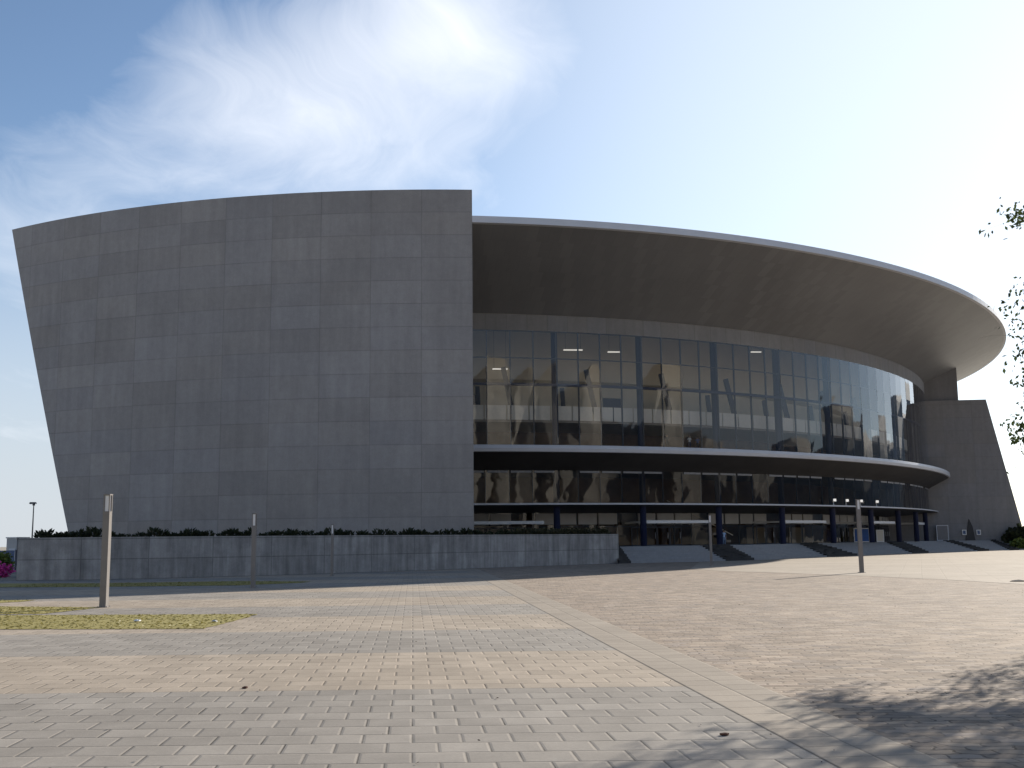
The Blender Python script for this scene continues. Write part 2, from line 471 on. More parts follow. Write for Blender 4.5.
# ---- columns and raking struts
for t in cols:
    mb = MB(); p = ell(A_GL-.75, t)
    mb.tube([p+Vector((0, 0, Z_TER)), p+Vector((0, 0, ZGT+.6))], [.36, .36], 14)
    part(mb, 'column', M['blue'], hall, True)
Z_BAL = 15.55
for k, t in enumerate(cols):
    tm = walk(A_GL, t, bay*.5)
    if tm > TH_E-.02: continue
    mb = MB(); tb = walk(A_GL, t, bay*.60)
    mb.bar(ell(A_GL-4.3, tm, 21.6), ell(A_GL-3.5, tb, Z_BAL), .55, .55); part(mb, 'strut', M['mull'])
    mb = MB(); ta = walk(A_GL, t, bay*.20)
    mb.bar(ell(A_GL-4.4, ta, 19.4), ell(A_GL-4.0, walk(A_GL, t, bay*.21), Z_BAL), .5, .5); part(mb, 'strut', M['mull'])
# ---- balcony, foyer floors, walls behind the glass
thb = lin(th_for_X(A_CORE, XCUT), TH_E+.03, 120)
mb = MB(); sweep(mb, thb, [(A_CORE, Z_BAL), (A_GL-2.5, Z_BAL), (A_GL-2.5, Z_BAL-.35), (A_CORE, Z_BAL-.45), (A_CORE, Z_BAL)], True, True)
bal = part(mb, 'balcony', M['floor'])
pts = [walk(A_GL, cols[0], bay/4*k) for k in range(0, 4*len(cols)+6)]
k = 0
for a, b in zip(pts, pts[1:]):
    if b > TH_E: break
    mb = MB(); aa = a+(b-a)*.03; bb = b-(b-a)*.03
    for r0 in (A_GL-2.4,):
        P = [ell(r0, aa, Z_BAL-.1), ell(r0, bb, Z_BAL-.1), ell(r0, bb, Z_BAL+1.5), ell(r0, aa, Z_BAL+1.5)]
        o_ = (ell(r0-.06, aa)-ell(r0, aa))
        mb.face(P); mb.face([p+o_ for p in P][::-1]); 
        for i in range(4): mb.face([P[i], P[i]+o_, P[(i+1) % 4]+o_, P[(i+1) % 4]])
    part(mb, 'parapet_panel', M['parapet'], bal)
mb = MB(); sweep(mb, thb, [(A_CORE, Z_MID+.3), (A_GL-.35, Z_MID+.3), (A_GL-.35, Z_MID-.1), (A_CORE, Z_MID-.1), (A_CORE, Z_MID+.3)], True, True)
part(mb, 'upper_floor', M['floor'])
thc = lin(th_for_X(A_CORE, XCUT), PI*.62, 160)
mb = MB(); sweep(mb, thc, [(A_CORE, Z_BAL-.02), (A_CORE, 21.0), (A_CORE+1.0, 21.3), (A_CORE+1.0, Z_RIM+.8)])
core = part(mb, 'foyer_wall', M['beige'], hall, False, 'beige wall behind the upper glass')
for t in [q for q in cols if 440 < proj(ell(A_GL, q, 16))[0] < 490 or 630 < proj(ell(A_GL, q, 16))[0] < 660]:
    for d0, w in ((.03, .24),):
        ta, tb = walk(A_CORE, t, bay*d0), walk(A_CORE, t, bay*(d0+w))
        mb = MB()
        P = [ell(A_CORE+.05, ta, Z_BAL+.01), ell(A_CORE+.05, tb, Z_BAL+.01), ell(A_CORE+.05, tb, Z_BAL+4.0), ell(A_CORE+.05, ta, Z_BAL+4.0)]
        o_ = ell(A_CORE+.13, ta)-ell(A_CORE+.05, ta)
        mb.face([p+o_ for p in P])
        for i in range(4): mb.face([P[i], P[(i+1) % 4], P[(i+1) % 4]+o_, P[i]+o_])
        part(mb, 'foyer_door', M['navy'], core)
mb = MB(); sweep(mb, thc, [(A_CORE-.02, 0.0), (A_CORE-.02, Z_BAL-.03)])
part(mb, 'lower_foyer_wall', M['brown'], hall, False, 'dark brown wall behind the lower glass')
# side wall carrying the ring beam on round the back
ths = lin(TH_E+.03, PI*.62, 80)
mb = MB(); sweep(mb, ths, [(A_GL-.5, 0), (A_GL-.5, ZGT+.3)])
part(mb, 'rear_wall', M['panel_end'])
mb = MB(); pa, pb = ell(A_CORE, thc[0]), ell(A_CORE, thc[-1])
mb.face([(pa.x, pa.y, 0), (pb.x, pb.y, 0), (pb.x, pb.y, Z_RIM-3), (pa.x, pa.y, Z_RIM-3)])
part(mb, 'rear_wall', M['panel_end'])
# glowing boxes added behind the glass for the pale ceiling panels
for px, py, ln in ((573, 350, 2.2), (614.5, 352, 1.6), (500, 369, 1.7), (756, 352, 1.3)):
    p = at_d(px, py, ell(A_GL-4.5, th_for_x(A_GL-4.5, 22, px)).y); mb = MB(); mb.box(p, (ln, .3, .12), .1)
    la = part(mb, 'ceiling_glow', M['glow'])
    for sg in (-.4, .4):
        mb = MB(); mb.bar(p+Vector((ln*sg, 0, .06)), Vector((p.x+ln*sg, p.y, Z_RIM-1)), .03); part(mb, 'hanger', M['mull'], la)

# ---- the two canopies
thm = lin(th_for_X(A_MID, XCUT+2), TH_E+.10, 160)
mb = MB(); sweep(mb, thm, [(A_MID-.3, Z_MID-.74), (A_GL+.9, Z_MID-1.75), (A_GL-.25, Z_MID-2.42), (A_CORE, Z_MID-2.42)], True, True)
sweep(mb, thm, [(A_MID-.2, Z_MID+.02), (A_GL-.2, Z_MID+.12)])
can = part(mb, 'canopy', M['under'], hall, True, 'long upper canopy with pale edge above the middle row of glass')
mb = MB(); sweep(mb, thm, [(A_MID-.3, Z_MID-.74), (A_MID-.05, Z_MID-.70), (A_MID, Z_MID-.35), (A_MID-.05, Z_MID-.02), (A_MID-.2, Z_MID+.02)])
part(mb, 'fascia', M['canopy_f'], can, True)
mb = MB(); sweep(mb, thm, [(A_LOWC-.1, Z_LOWC-.20), (A_LOW-.4, Z_LOWC-.85)], True, True)
sweep(mb, thm, [(A_LOWC-.1, Z_LOWC), (A_LOW-.4, Z_LOWC+.12)])
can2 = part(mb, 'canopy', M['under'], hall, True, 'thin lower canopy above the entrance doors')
mb = MB(); sweep(mb, thm, [(A_LOWC-.1, Z_LOWC-.20), (A_LOWC, Z_LOWC-.17), (A_LOWC, Z_LOWC-.02), (A_LOWC-.1, Z_LOWC)])
part(mb, 'fascia', M['canopy_f'], can2, True)
# ---- lower glass rows
def glass_row(name, z0, z1, a, mat, lab, step, mw, hgt_split=()):
    t = walk(a, th_for_x(a, z0, 556.3), -bay*3.0); tt = []
    while t < TH_E+.02: tt.append(t); t = walk(a, t, step)
    mb = MB(); L = arclen(a, tt)
    for k in range(len(tt)-1):
        j = [random.uniform(-.01, .01) for _ in range(4)]
        mb.face([ell(a+j[0], tt[k], z0), ell(a+j[1], tt[k+1], z0), ell(a+j[2], tt[k+1], z1), ell(a+j[3], tt[k], z1)],
                [(L[k]+k*5, z0), (L[k+1]+k*5, z0), (L[k+1]+k*5, z1), (L[k]+k*5, z1)])
    g = part(mb, name, mat, hall, False, lab)
    for t in tt:
        p = ell(a-.12, t); mb = MB(); mb.bar(p+Vector((0, 0, z0)), p+Vector((0, 0, z1)), mw, .16, ell(a+1, t)-ell(a, t)); part(mb, 'mullion', M['mull'], g)
    for z in hgt_split:
        mb = MB(); th_ = lin(tt[0], tt[-1], 100); sweep(mb, th_, [(a-.2, z-.06), (a-.04, z-.06), (a-.04, z+.06), (a-.2, z+.06)]); part(mb, 'transom', M['mull'], g)
    return g, tt
g_mid, tt_mid = glass_row('middle_glass', Z_LOWC+.1, Z_MID-2.4, A_MG, M['glass_low'], 'dark middle row of glass between the two canopies', bay/4, .12)
# grey strips stand in for a reflection along the top of the middle row
k = 0
for a, b in zip(tt_mid, tt_mid[1:]):
    k += 1
    if k % 5 == 3: continue
    mb = MB(); d = (b-a)*.06
    z1 = Z_MID-2.45
    mb.face([ell(A_MG+.06, a+d, z1-.22), ell(A_MG+.06, b-d, z1-.22), ell(A_MG+.06, b-d, z1), ell(A_MG+.06, a+d, z1)])
    part(mb, 'reflection_strip', M['refl_strip'], g_mid)
g_low, tt_low = glass_row('entrance_glass', Z_TER, Z_LOWC-.8, A_LOW-.15, M['glass_low'], 'row of entrance glazing under the lower canopy', bay/4, .1, (3.75,))
k = 0
for a, b in zip(tt_low, tt_low[1:]):
    k += 1
    if k % 9 in (2, 7): continue
    mb = MB(); d = (b-a)*.05; r0 = A_LOW-.15+.05
    P = [ell(r0, a+d, 4.0), ell(r0, b-d, 4.0), ell(r0, b-d, 5.25), ell(r0, a+d, 5.25)]
    mb.face(P)
    part(mb, 'frosted_pane', M['pgrey'], g_low)
# foyer inside the entrance: floor, pale wall panels, stairs
mb = MB(); th_ = lin(th_for_X(A_LOW, XCUT), TH_E+.03, 100)
sweep(mb, th_, [(A_CORE, Z_LOWC-.3), (A_MG-.1, Z_LOWC-.3), (A_MG-.1, Z_LOWC+.1), (A_CORE, Z_LOWC+.1)], True, True); part(mb, 'middle_floor', M['floor'])
for i, t in enumerate(cols):
    # pale panels standing behind the entrance glass
    for d0, w, z0, z1, mt in ((.06, .40, 3.9, 5.35, 'pgrey'), (.50, .40, 3.9, 5.35, 'pgrey'), (.30, .42, Z_TER, 3.6, 'beige')):
        if (i+int(d0*10)) % 4 == 3: continue
        ta, tb = walk(A_LOW, t, bay*d0), walk(A_LOW, t, bay*(d0+w))
        if tb > TH_E: continue
        aa = A_LOW-(1.2 if z0 > 3 else 3.2)
        mb = MB(); P = [ell(aa, ta, z0), ell(aa, tb, z0), ell(aa, tb, z1), ell(aa, ta, z1)]; o_ = ell(aa-.1, ta)-ell(aa, ta)
        mb.face(P); mb.face([p+o_ for p in P][::-1])
        for j in range(4): mb.face([P[j], P[j]+o_, P[(j+1) % 4]+o_, P[(j+1) % 4]])
        part(mb, 'foyer_panel', M[mt])
# white portal beams over the doors, every other bay
for i, t in enumerate(cols):
    if proj(ell(A_GL, t, 4))[0] < 440: continue
    if (i-cols.index(t1)) % 2 == 0: continue
    ta, tb = walk(A_GL, t, bay*.03), walk(A_GL, t, bay*.86)
    if tb > TH_E-.02: continue
    mb = MB(); a = A_GL-1.0
    P, Qp = ell(a, ta, 4.15), ell(a, tb, 4.15)
    mb.bar(P, Qp, .5, .32)
    pb_ = part(mb, 'door_portal', M['white'])
    mb = MB(); p0 = ell(A_LOW, ta, 4.15); mb.bar(P.lerp(Qp, .06), p0.lerp(P.lerp(Qp, .06), .05), .2, .2); mb.bar(Qp.lerp(P, .02), ell(A_LOW, tb, 4.15), .2, .2)
    part(mb, 'bracket', M['white'], pb_)
    for fr in (.12, .34, .56, .78):
        mb = MB(); q0 = ell(A_LOW, ta+(tb-ta)*fr); q1 = ell(A_LOW, ta+(tb-ta)*(fr+.2))
        for z in (Z_TER+.05, 3.6): mb.bar(q0+Vector((0, 0, z)), q1+Vector((0, 0, z)), .1, .1)
        mb.bar(q0+Vector((0, 0, Z_TER)), q0+Vector((0, 0, 3.65)), .1, .1); mb.bar(q1+Vector((0, 0, Z_TER)), q1+Vector((0, 0, 3.65)), .1, .1)
        dr = part(mb, 'door', M['mull'])
        mb = MB(); qc = q0.lerp(q1, .85)+(ell(A_LOW+.12, ta)-ell(A_LOW, ta)); mb.bar(qc+Vector((0, 0, Z_TER+.8)), qc+Vector((0, 0, Z_TER+1.5)), .05); part(mb, 'handle', M['fascia'], dr)
# inside stair seen through the entrance glass
mb = MB()
s0 = at_d(668, 527, 136); n = 14
for i in range(n):
    mb.box((s0.x+.55*i, s0.y, Z_TER+.1+4.2*(1-i/n)-.0), (.56, 2.2, .3), 0)
st = part(mb, 'staircase', M['floor'])
mb = MB(); mb.bar((s0.x-.2, s0.y-1.1, Z_TER+5.4), (s0.x+.55*n, s0.y-1.1, Z_TER+1.1), .1); part(mb, 'handrail', M['beige'], st)

# ---- blank curved screen wall on the left
HS = 32.0; SX, SY, SR = -.2997*HS, 5.5356*HS, 2.4945*HS; Z_SL = EYE+HS
def sl(th, z, r=SR): return Vector((SX+r*math.sin(th), SY-r*math.cos(th), z))
def sl_for_x(px, z):
    lo, hi = -1.2, .6
    for _ in range(60):
        md = (lo+hi)/2
        if proj(sl(md, z))[0] < px: lo = md
        else: hi = md
    return (lo+hi)/2
thR = sl_for_x(473, 18); tT = sl_for_x(12, Z_SL); tB = sl_for_x(70, 2.6)
slopeB = (tT-tB)/(Z_SL-2.6); zb0 = .5; tB0 = tB-slopeB*(2.6-zb0)
mb = MB(); nz, nt = 24, 60
for r, fl in ((SR, 0), (SR-1.3, 1)):
    rows = []; uvr = []
    for i in range(nz+1):
        z = zb0+(Z_SL-zb0)*i/nz; tl = tB0+slopeB*(z-zb0)
        row = [sl(tl+(thR-tl)*j/nt, z, r) for j in range(nt+1)]
        rows.append(row); uvr.append([((tl+(thR-tl)*j/nt-thR)*SR, z-Z_SL) for j in range(nt+1)])
    if fl: rows = [q[::-1] for q in rows]; uvr = [q[::-1] for q in uvr]
    mb.grid(rows, uvr)
f0 = lambda z, r: sl(tB0+slopeB*(z-zb0), z, r)
for i in range(nz):
    za, zb = zb0+(Z_SL-zb0)*i/nz, zb0+(Z_SL-zb0)*(i+1)/nz
    mb.face([f0(za, SR-1.3), f0(za, SR), f0(zb, SR), f0(zb, SR-1.3)], [(0, za), (1, za), (1, zb), (0, zb)])
    mb.face([sl(thR, za, SR), sl(thR, za, SR-1.3), sl(thR, zb, SR-1.3), sl(thR, zb, SR)], [(0, za), (1, za), (1, zb), (0, zb)])
tt = [tT+(thR-tT)*j/nt for j in range(nt+1)]
mb.grid([[sl(q, Z_SL, SR) for q in tt], [sl(q, Z_SL, SR-1.3) for q in tt]], [[(q*SR, 0) for q in tt], [(q*SR, 1) for q in tt]])
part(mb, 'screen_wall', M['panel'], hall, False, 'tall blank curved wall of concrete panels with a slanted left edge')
# body behind it, hidden: closes the hall against the sun
mb = MB(); a0 = sl(thR-.35, 0, SR-1.4); 
mb.face([(XCUT, a0.y, 0), (XCUT, CY+90, 0), (XCUT, CY+90, Z_RIM-.8), (XCUT, a0.y, Z_RIM-.8)])
part(mb, 'side_wall', M['panel_end'])

# ---- end wall on the right
YW = YE-.6
def W(px, py): return at_d(px, py, YW)
tl_, tr_ = W(923, 401), W(984.5, 399.8)
xl = ell(A_LOW-1, TH_E).x-3
ztop = tr_.z; br_ = W(1019, 520); dx = (br_.x-tr_.x)/(br_.z-tr_.z)
xb = tr_.x+dx*(0-ztop)
F = [(xl, YW, 0), (xb, YW-.5, 0), (tr_.x, YW-.5, ztop), (xl, YW, ztop-.2)]
T = 2.2; B = [(x, y+T, z) for x, y, z in F]
mb = MB()
mb.face(F, [(p[0], p[2]) for p in F]); mb.face(B[::-1], [(p[0], p[2]) for p in B[::-1]])
for i in range(4):
    j = (i+1) % 4; mb.face([F[j], F[i], B[i], B[j]], [(0, F[j][2]), (0, F[i][2]), (2, F[i][2]), (2, F[j][2])])
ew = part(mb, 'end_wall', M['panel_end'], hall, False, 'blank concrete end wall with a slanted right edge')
# slot doorway in it
p0 = W(970, 519); p1 = W(970, 538)
mb = MB(); yq = YW-.4
mb.face([(p1.x-.9, yq-.06, Z_TER-.2), (p1.x+.7, yq-.06, Z_TER-.2), (p1.x+.35, yq-.06, p0.z-1.2), (p1.x-.15, yq-.06, p0.z)])
mb.face([(p1.x+.7, yq-.06, Z_TER-.2), (p1.x+.7, yq+.1, Z_TER-.2), (p1.x+.35, yq+.1, p0.z-1.2), (p1.x+.35, yq-.06, p0.z-1.2)])
mb.face([(p1.x-.9, yq+.1, Z_TER-.2), (p1.x-.9, yq-.06, Z_TER-.2), (p1.x-.15, yq-.06, p0.z), (p1.x-.15, yq+.1, p0.z)])
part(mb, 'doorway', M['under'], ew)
# block between end wall and roof
q0, q1 = W(925, 398), W(957.5, 380)
mb = MB()
mb.box(((q0.x-2+q1.x)/2, YW+1.1, (ztop-.6+Z_BAND+3.6)/2), (q1.x-q0.x+2, 1.8, Z_BAND+3.6-ztop+.6))
part(mb, 'roof_support', M['panel_end'])

# ---- terrace and the broad steps
topl = [(590, 546.2), (620, 545.9), (700, 544.7), (757, 544.0), (800, 543.3), (884, 541.8), (945, 540.6), (1024, 539.4), (1080, 538.8)]
foot = [(590, 565), (627, 563.3), (700, 561.8), (752, 560.3), (840, 556.2), (920, 553.2), (984, 551.0), (1024, 550.0), (1080, 549.2)]
FT = [at_z(x, y, 0.0) for x, y in foot]
def top_of(i):
    f = FT[i]; px, py = topl[i]
    d = ray(px, py); Y = f.y+ (8.0 if i < 2 else 9.5)
    return Vector((d.x/d.y*Y, Y, Z_TER))
TT = [top_of(i) for i in range(len(FT))]
def along(P, s):
    i = min(int(s), len(P)-2); return P[i].lerp(P[i+1], s-i)
def px_to_s(px, poly):
    for i in range(len(poly)-1):
        if poly[i][0] <= px <= poly[i+1][0]: return i+(px-poly[i][0])/(poly[i+1][0]-poly[i][0])
    return 0 if px < poly[0][0] else len(poly)-1
NS = 9
def flight(sT0, sT1, sF0, sF1, name, mat, lift=0.0, sub=6, rough=0.0):
    mb = MB()
    for i in range(NS):
        f0_, f1_ = i/NS, (i+1)/NS; z = Z_TER*(i+1)/NS+lift
        for k in range(sub):
            g0, g1 = k/sub, (k+1)/sub
            def P(f, g, zz):
                a = along(FT, sF0+(sF1-sF0)*g); b = along(TT, sT0+(sT1-sT0)*g); q = a.lerp(b, f); return (q.x, q.y, zz)
            zz = z+random.uniform(-rough, rough)
            zp = Z_TER*i/NS-.02
            mb.face([P(f0_, g0, zz), P(f0_, g1, zz), P(f1_, g1, zz), P(f1_, g0, zz)])
            mb.face([P(f0_, g0, zp), P(f0_, g1, zp), P(f0_, g1, zz), P(f0_, g0, zz)])
            if lift and k in (0, sub-1):
                g = g0 if k == 0 else g1
                mb.face([P(f0_, g, zp), P(f1_, g, zp), P(f1_, g, zz), P(f0_, g, zz)])
    return part(mb, name, mat)
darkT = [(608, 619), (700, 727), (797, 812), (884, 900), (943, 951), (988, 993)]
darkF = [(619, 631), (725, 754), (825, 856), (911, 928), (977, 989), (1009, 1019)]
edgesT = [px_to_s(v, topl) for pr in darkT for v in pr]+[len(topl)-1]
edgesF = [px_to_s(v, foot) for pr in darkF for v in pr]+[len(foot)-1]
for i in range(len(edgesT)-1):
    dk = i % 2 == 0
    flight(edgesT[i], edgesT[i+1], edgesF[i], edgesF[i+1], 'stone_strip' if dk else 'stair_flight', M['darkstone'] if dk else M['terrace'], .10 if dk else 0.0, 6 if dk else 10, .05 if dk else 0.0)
mb = MB()
back = [Vector((p.x*.6-4 if i else p.x-6, CY-20 if i else p.y+8, Z_TER)) for i, p in enumerate(TT)]
inner = [ell(A_CORE-1, q, Z_TER) for q in lin(th_for_X(A_CORE, XCUT), TH_E+.25, 8)]
mb.grid([TT, inner])
part(mb, 'terrace', M['terrace'])

# ------------------------------------------------------------------ planter wall with its bed
ppx = [(16, 580.6), (60, 580.3), (100, 580), (170, 578.3), (250, 576), (310, 574.3), (365, 572.6), (455, 569), (547, 566), (619, 563.4)]
PP = [at_z(x, y, 0) for x, y in ppx]
def catmull(P, n):
    out = []
    for i in range(len(P)-1):
        p0, p1, p2, p3 = P[max(0, i-1)], P[i], P[i+1], P[min(len(P)-1, i+2)]
        for k in range(n):
            t = k/n
            out.append(.5*((2*p1)+(p2-p0)*t+(2*p0-5*p1+4*p2-p3)*t*t+(3*p1-p0-3*p2+p3)*t**3))
    return out+[P[-1]]
# light smoothing of the traced foot line
for _ in range(2):
    PP = [PP[0]]+[(PP[i-1]+2*PP[i]+PP[i+1])/4 for i in range(1, len(PP)-1)]+[PP[-1]]
WP = catmull(PP, 5); ZW = 2.75
def offs(P, d):
    o = []
    for i, p in enumerate(P):
        t = (P[min(i+1, len(P)-1)]-P[max(i-1, 0)]).normalized(); o.append(p+Vector((-t.y, t.x, 0))*d)
    return o
WB = offs(WP, .4)
Ls = [0]
for a, b in zip(WP, WP[1:]): Ls.append(Ls[-1]+(b-a).length)
up = lambda P, z: [Vector((p.x, p.y, z)) for p in P]
mb = MB()
mb.grid([up(WP, 0), up(WP, ZW)], [[(l, 0) for l in Ls], [(l, ZW) for l in Ls]])
mb.grid([up(WP, ZW), up(WB, ZW)], [[(l, .1) for l in Ls], [(l, .5) for l in Ls]])
mb.grid([up(WB, ZW), up(WB, 0)], [[(l, ZW) for l in Ls], [(l, 0) for l in Ls]])
pw = empty('planter_wall', (PP[4].x, PP[4].y, 0), 0, 'long low concrete planter wall topped with shrubs in front of the hall', 'wall')
def ppart(mb, name, mat):
    o = mb.build(name, mat); o.parent = pw; o.matrix_parent_inverse = pw.matrix_basis.inverted(); return o
ppart(mb, 'wall', M['planter'])
mb = MB()
e = WP[-1]; eb = e+Vector((.5, 9.0, 0)); t0 = WP[0]; tb_ = t0+Vector((-3, 22, 0))
for a, b in ((e, eb), (tb_, t0)):
    n_ = (b-a).normalized(); sd = Vector((-n_.y, n_.x, 0))*.4
    for P in ([a, b], [b+sd, a+sd]):
        mb.face([(P[0].x, P[0].y, 0), (P[1].x, P[1].y, 0), (P[1].x, P[1].y, ZW), (P[0].x, P[0].y, ZW)], [(0, 0), (9, 0), (9, ZW), (0, ZW)])
    mb.face([(q.x, q.y, ZW) for q in (a, b, b+sd, a+sd)], [(0, .1), (9, .1), (9, .5), (0, .5)])
ppart(mb, 'return_wall', M['planter'])
mb = MB()
bk = [Vector((p.x*1.12+1.5*i/len(WB), p.y+ (22 if i < len(WB)*.6 else 14), 0)) for i, p in enumerate(WB)]
mb.grid([up(WB, ZW-.18), up(bk, ZW-.18)])
ppart(mb, 'soil_bed', M['soil'])

def leaf_blob(mb, n, rad, zr, size, spiky=False, c=(0, 0, 0)):
    for _ in range(n):
        th = random.uniform(0, 2*PI); r = rad*math.sqrt(random.random()); z = random.random()**.8*zr*(1-.45*(r/rad)**2)
        p = Vector((c[0]+r*math.cos(th), c[1]+r*math.sin(th), c[2]+z))
        if spiky:
            d = Vector((math.cos(th)*.7, math.sin(th)*.7, random.uniform(.5, 1.3))).normalized()
        else: d = Vector((random.gauss(0, 1), random.gauss(0, 1), random.gauss(.3, 1))).normalized()
        s_ = d.cross(Vector((random.gauss(0, 1), random.gauss(0, 1), random.gauss(0, 1)))).normalized()
        l = size*random.uniform(.7, 1.4); w = l*(.22 if spiky else .5)
        mb.face([p-s_*w*.3, p+d*l*.5-s_*w, p+d*l, p+d*l*.5+s_*w])
SHG = 'small dark shrubs along the top of the planter wall'
protos = []
for k in range(4):
    e_ = empty('shrub', (0, 0, 0), 0, 'small dark spiky shrub growing along the top of the long planter wall', 'shrub', SHG)
    mb = MB(); leaf_blob(mb, 90, .36, .75-.06*k, .34, True); local(mb.build('foliage', M['shrub']), e_)
    mb = MB()
    for j in range(3): mb.tube([(0, 0, -.05), (random.uniform(-.1, .1), random.uniform(-.1, .1), .35)], [.025, .012], 5)
    local(mb.build('stem', M['bark']), e_)
    protos.append(e_)
used = 0
tot = Ls[-1]; pos = []
s_ = 1.0
while s_ < tot-13:
    pos.append(s_); s_ += random.choice((.36, .4, .45, .5, .6, .9))
SHP = offs(WP, .95)
def along_wall(P, s):
    for i in range(len(Ls)-1):
        if Ls[i+1] >= s: return P[i].lerp(P[i+1], (s-Ls[i])/(Ls[i+1]-Ls[i]))
    return P[-1]
for s0_ in pos:
    pr = protos[used % 4]; o = pr if used < 4 else copy_tree(pr); used += 1
    p = along_wall(SHP, s0_)
    o.location = (p.x+random.uniform(-.1, .1), p.y+random.uniform(-.1, .25), ZW-.2); o.rotation_euler = (0, 0, random.uniform(0, 6)); k = random.uniform(.55, .95); o.scale = (k, k, k*random.uniform(.8, 1.15))
# clipped hedge nearer the entrance
mb = MB()
hp = [along_wall(SHP, tot-13.5+i*.28) for i in range(46)]
for p in hp: leaf_blob(mb, 70, .5, .75, .17, False, (p.x+.3, p.y+1.6, ZW-.18))
o = mb.build('hedge', M['hedge']); tag(o, 'low brownish clipped hedge on the right end of the planter wall', 'hedge')

# ------------------------------------------------------------------ ground and pavings
mb = MB(); n = 64
ring_ = [(6000*math.cos(2*PI*i/n), 6000*math.sin(2*PI*i/n), -.004) for i in range(n)]
mb.face(ring_); tag(mb.build('ground', M['ground']), kind='structure')
d_ = Vector((math.sin(TH), math.cos(TH), 0)); nrm = Vector((math.cos(TH), -math.sin(TH), 0))
o0 = at_z(620, 627.8, 0); u_out = o0.dot(nrm)         # outer line of the border strip
u_out = round(u_out/PAV)*PAV if False else u_out
def UV(u, v, z): p = nrm*u+d_*v; return (p.x, p.y, z)
ui = u_out-2*PAV
mb = MB(); mb.face([UV(-160, -60, 0), UV(ui, -60, 0), UV(ui, 105, 0), UV(-160, 105, 0)]); 
pz = mb.build('plaza_paving', M['pavers']); tag(pz, kind='structure')
mb = MB(); mb.face([UV(ui, -60, .004), UV(u_out, -60, .004), UV(u_out, 105, .004), UV(ui, 105, .004)])
st_ = mb.build('border_paving', M['strip']); tag(st_, kind='structure')
mb = MB(); mb.face([UV(u_out, -60, 0), UV(150, -60, 0), UV(150, 150, 0), UV(u_out, 150, 0)])
tag(mb.build('brick_paving', M['brick']), kind='structure')
# align the joints with the strip: shift texture origin
for mat in (M['strip'],):
    for nd in mat.node_tree.nodes:
        if nd.type == 'MAPPING' and nd.inputs['Rotation'].default_value[2] != 0:
            nd.inputs['Location'].default_value = (-ui, 0, 0)
wl = [at_z(x, y, 0) for x, y in ((690, 569), (725, 571.2), (790, 573.3), (860, 576), (950, 580), (1024, 584.5), (1100, 590))]
mb = MB()
far = [at_z(x, y, 0) for x, y in ((700, 562.5), (760, 560.5), (840, 557), (920, 553.6), (984, 551.2), (1024, 550.2), (1100, 549.2))]
mb.grid([up(wl, .008), up([f+Vector((.5, 3, 0)) for f in far], .008)])
tag(mb.build('walkway', M['walk']), kind='structure')

# grass beds (raised blades)
def pix_poly(pts): return [at_z(x, y, 0) for x, y in pts]
def inside(p, P):
    c = False; j = len(P)-1
    for i in range(len(P)):
        if (P[i].y > p[1]) != (P[j].y > p[1]) and p[0] < (P[j].x-P[i].x)*(p[1]-P[i].y)/(P[j].y-P[i].y)+P[i].x: c = not c
        j = i
    return c
beds = [
    [(-160, 630), (203, 629), (231, 622), (259, 614.3), (44, 615.4), (-160, 616)],
    [(-160, 615.2), (43, 614.2), (102, 607.5), (0, 606.6), (-160, 606.6)],
    [(-160, 603), (-10, 603.4), (20, 602.0), (37, 600.2), (-10, 600.2), (-160, 600)],
    [(-100, 588), (100, 587), (240, 585.5), (300, 583), (312, 581.6), (240, 581.2), (100, 583.4), (-100, 584)],
]
turf = MB(); blades = MB()
for bi, b in enumerate(beds):
    P = pix_poly(b)
    # wobbly outline
    Pd = []
    for i in range(len(P)):
        a, c = P[i], P[(i+1) % len(P)]; n = max(2, int((c-a).length/.35))
        for k in range(n):
            q = a.lerp(c, k/n); Pd.append(Vector((q.x+random.uniform(-.05, .05), q.y+random.uniform(-.06, .06), .012)))
    turf.face(Pd)
    xs = [p.x for p in P]; ys = [p.y for p in P]
    area = (max(xs)-min(xs))*(max(ys)-min(ys)); cnt = int(area*(55 if bi < 2 else 30))
    for _ in range(cnt):
        x, y = random.uniform(min(xs), max(xs)), random.uniform(min(ys), max(ys))
        if x < -28 or not inside((x, y), P): continue
        h = random.uniform(.015, .035)*(1.8 if random.random() < .06 else 1); a = random.uniform(0, 2*PI); w = random.uniform(.03, .07)
        dx, dy = math.cos(a)*w, math.sin(a)*w; lx, ly = random.uniform(-.06, .06), random.uniform(-.06, .06)
        blades.face([(x-dx, y-dy, .01), (x+dx, y+dy, .01), (x+lx, y+ly, h)])
gr = turf.build('grass_bed', M['turf']); tag(gr, kind='structure')
gb = blades.build('grass', M['grass']); tag(gb, 'dry yellowish grass growing in the beds let into the paving', 'grass', kind='stuff')

# sunlit hills far behind the viewpoint (they show in the glass front)
rh = random.Random(4); rows = []
peaks = [(rh.uniform(112, 285), rh.uniform(4, 10), rh.uniform(4, 11)) for _ in range(30)]+[(rh.uniform(40, 112), rh.uniform(4, 9), rh.uniform(2, 6)) for _ in range(11)]
for kd, f in ((1500, 0.0), (1650, .45), (1850, .8), (2100, 1.0), (2500, .55), (2900, .1), (3000, -.02)):
    row = []
    for i in range(301):
        az = 42+248*i/300
        h = max([0]+[p_[2]*(1-abs(az-p_[0])/p_[1]) for p_ in peaks])*.62+(6.0 if az > 115 else 4.3)+.5*math.sin(az*.9)+.4*rh.random()
        a = R_(az); r = kd+60*rh.random()
        row.append((r*math.sin(a), r*math.cos(a), 2100*math.tan(R_(h))*f+(6*rh.random() if f > 0 else -3)))
    rows.append(row)
mb = MB(); mb.grid(rows); tag(mb.build('hills', mat_concrete('dry_hillside', (.44, .41, .36), .02, .5)), kind='structure')

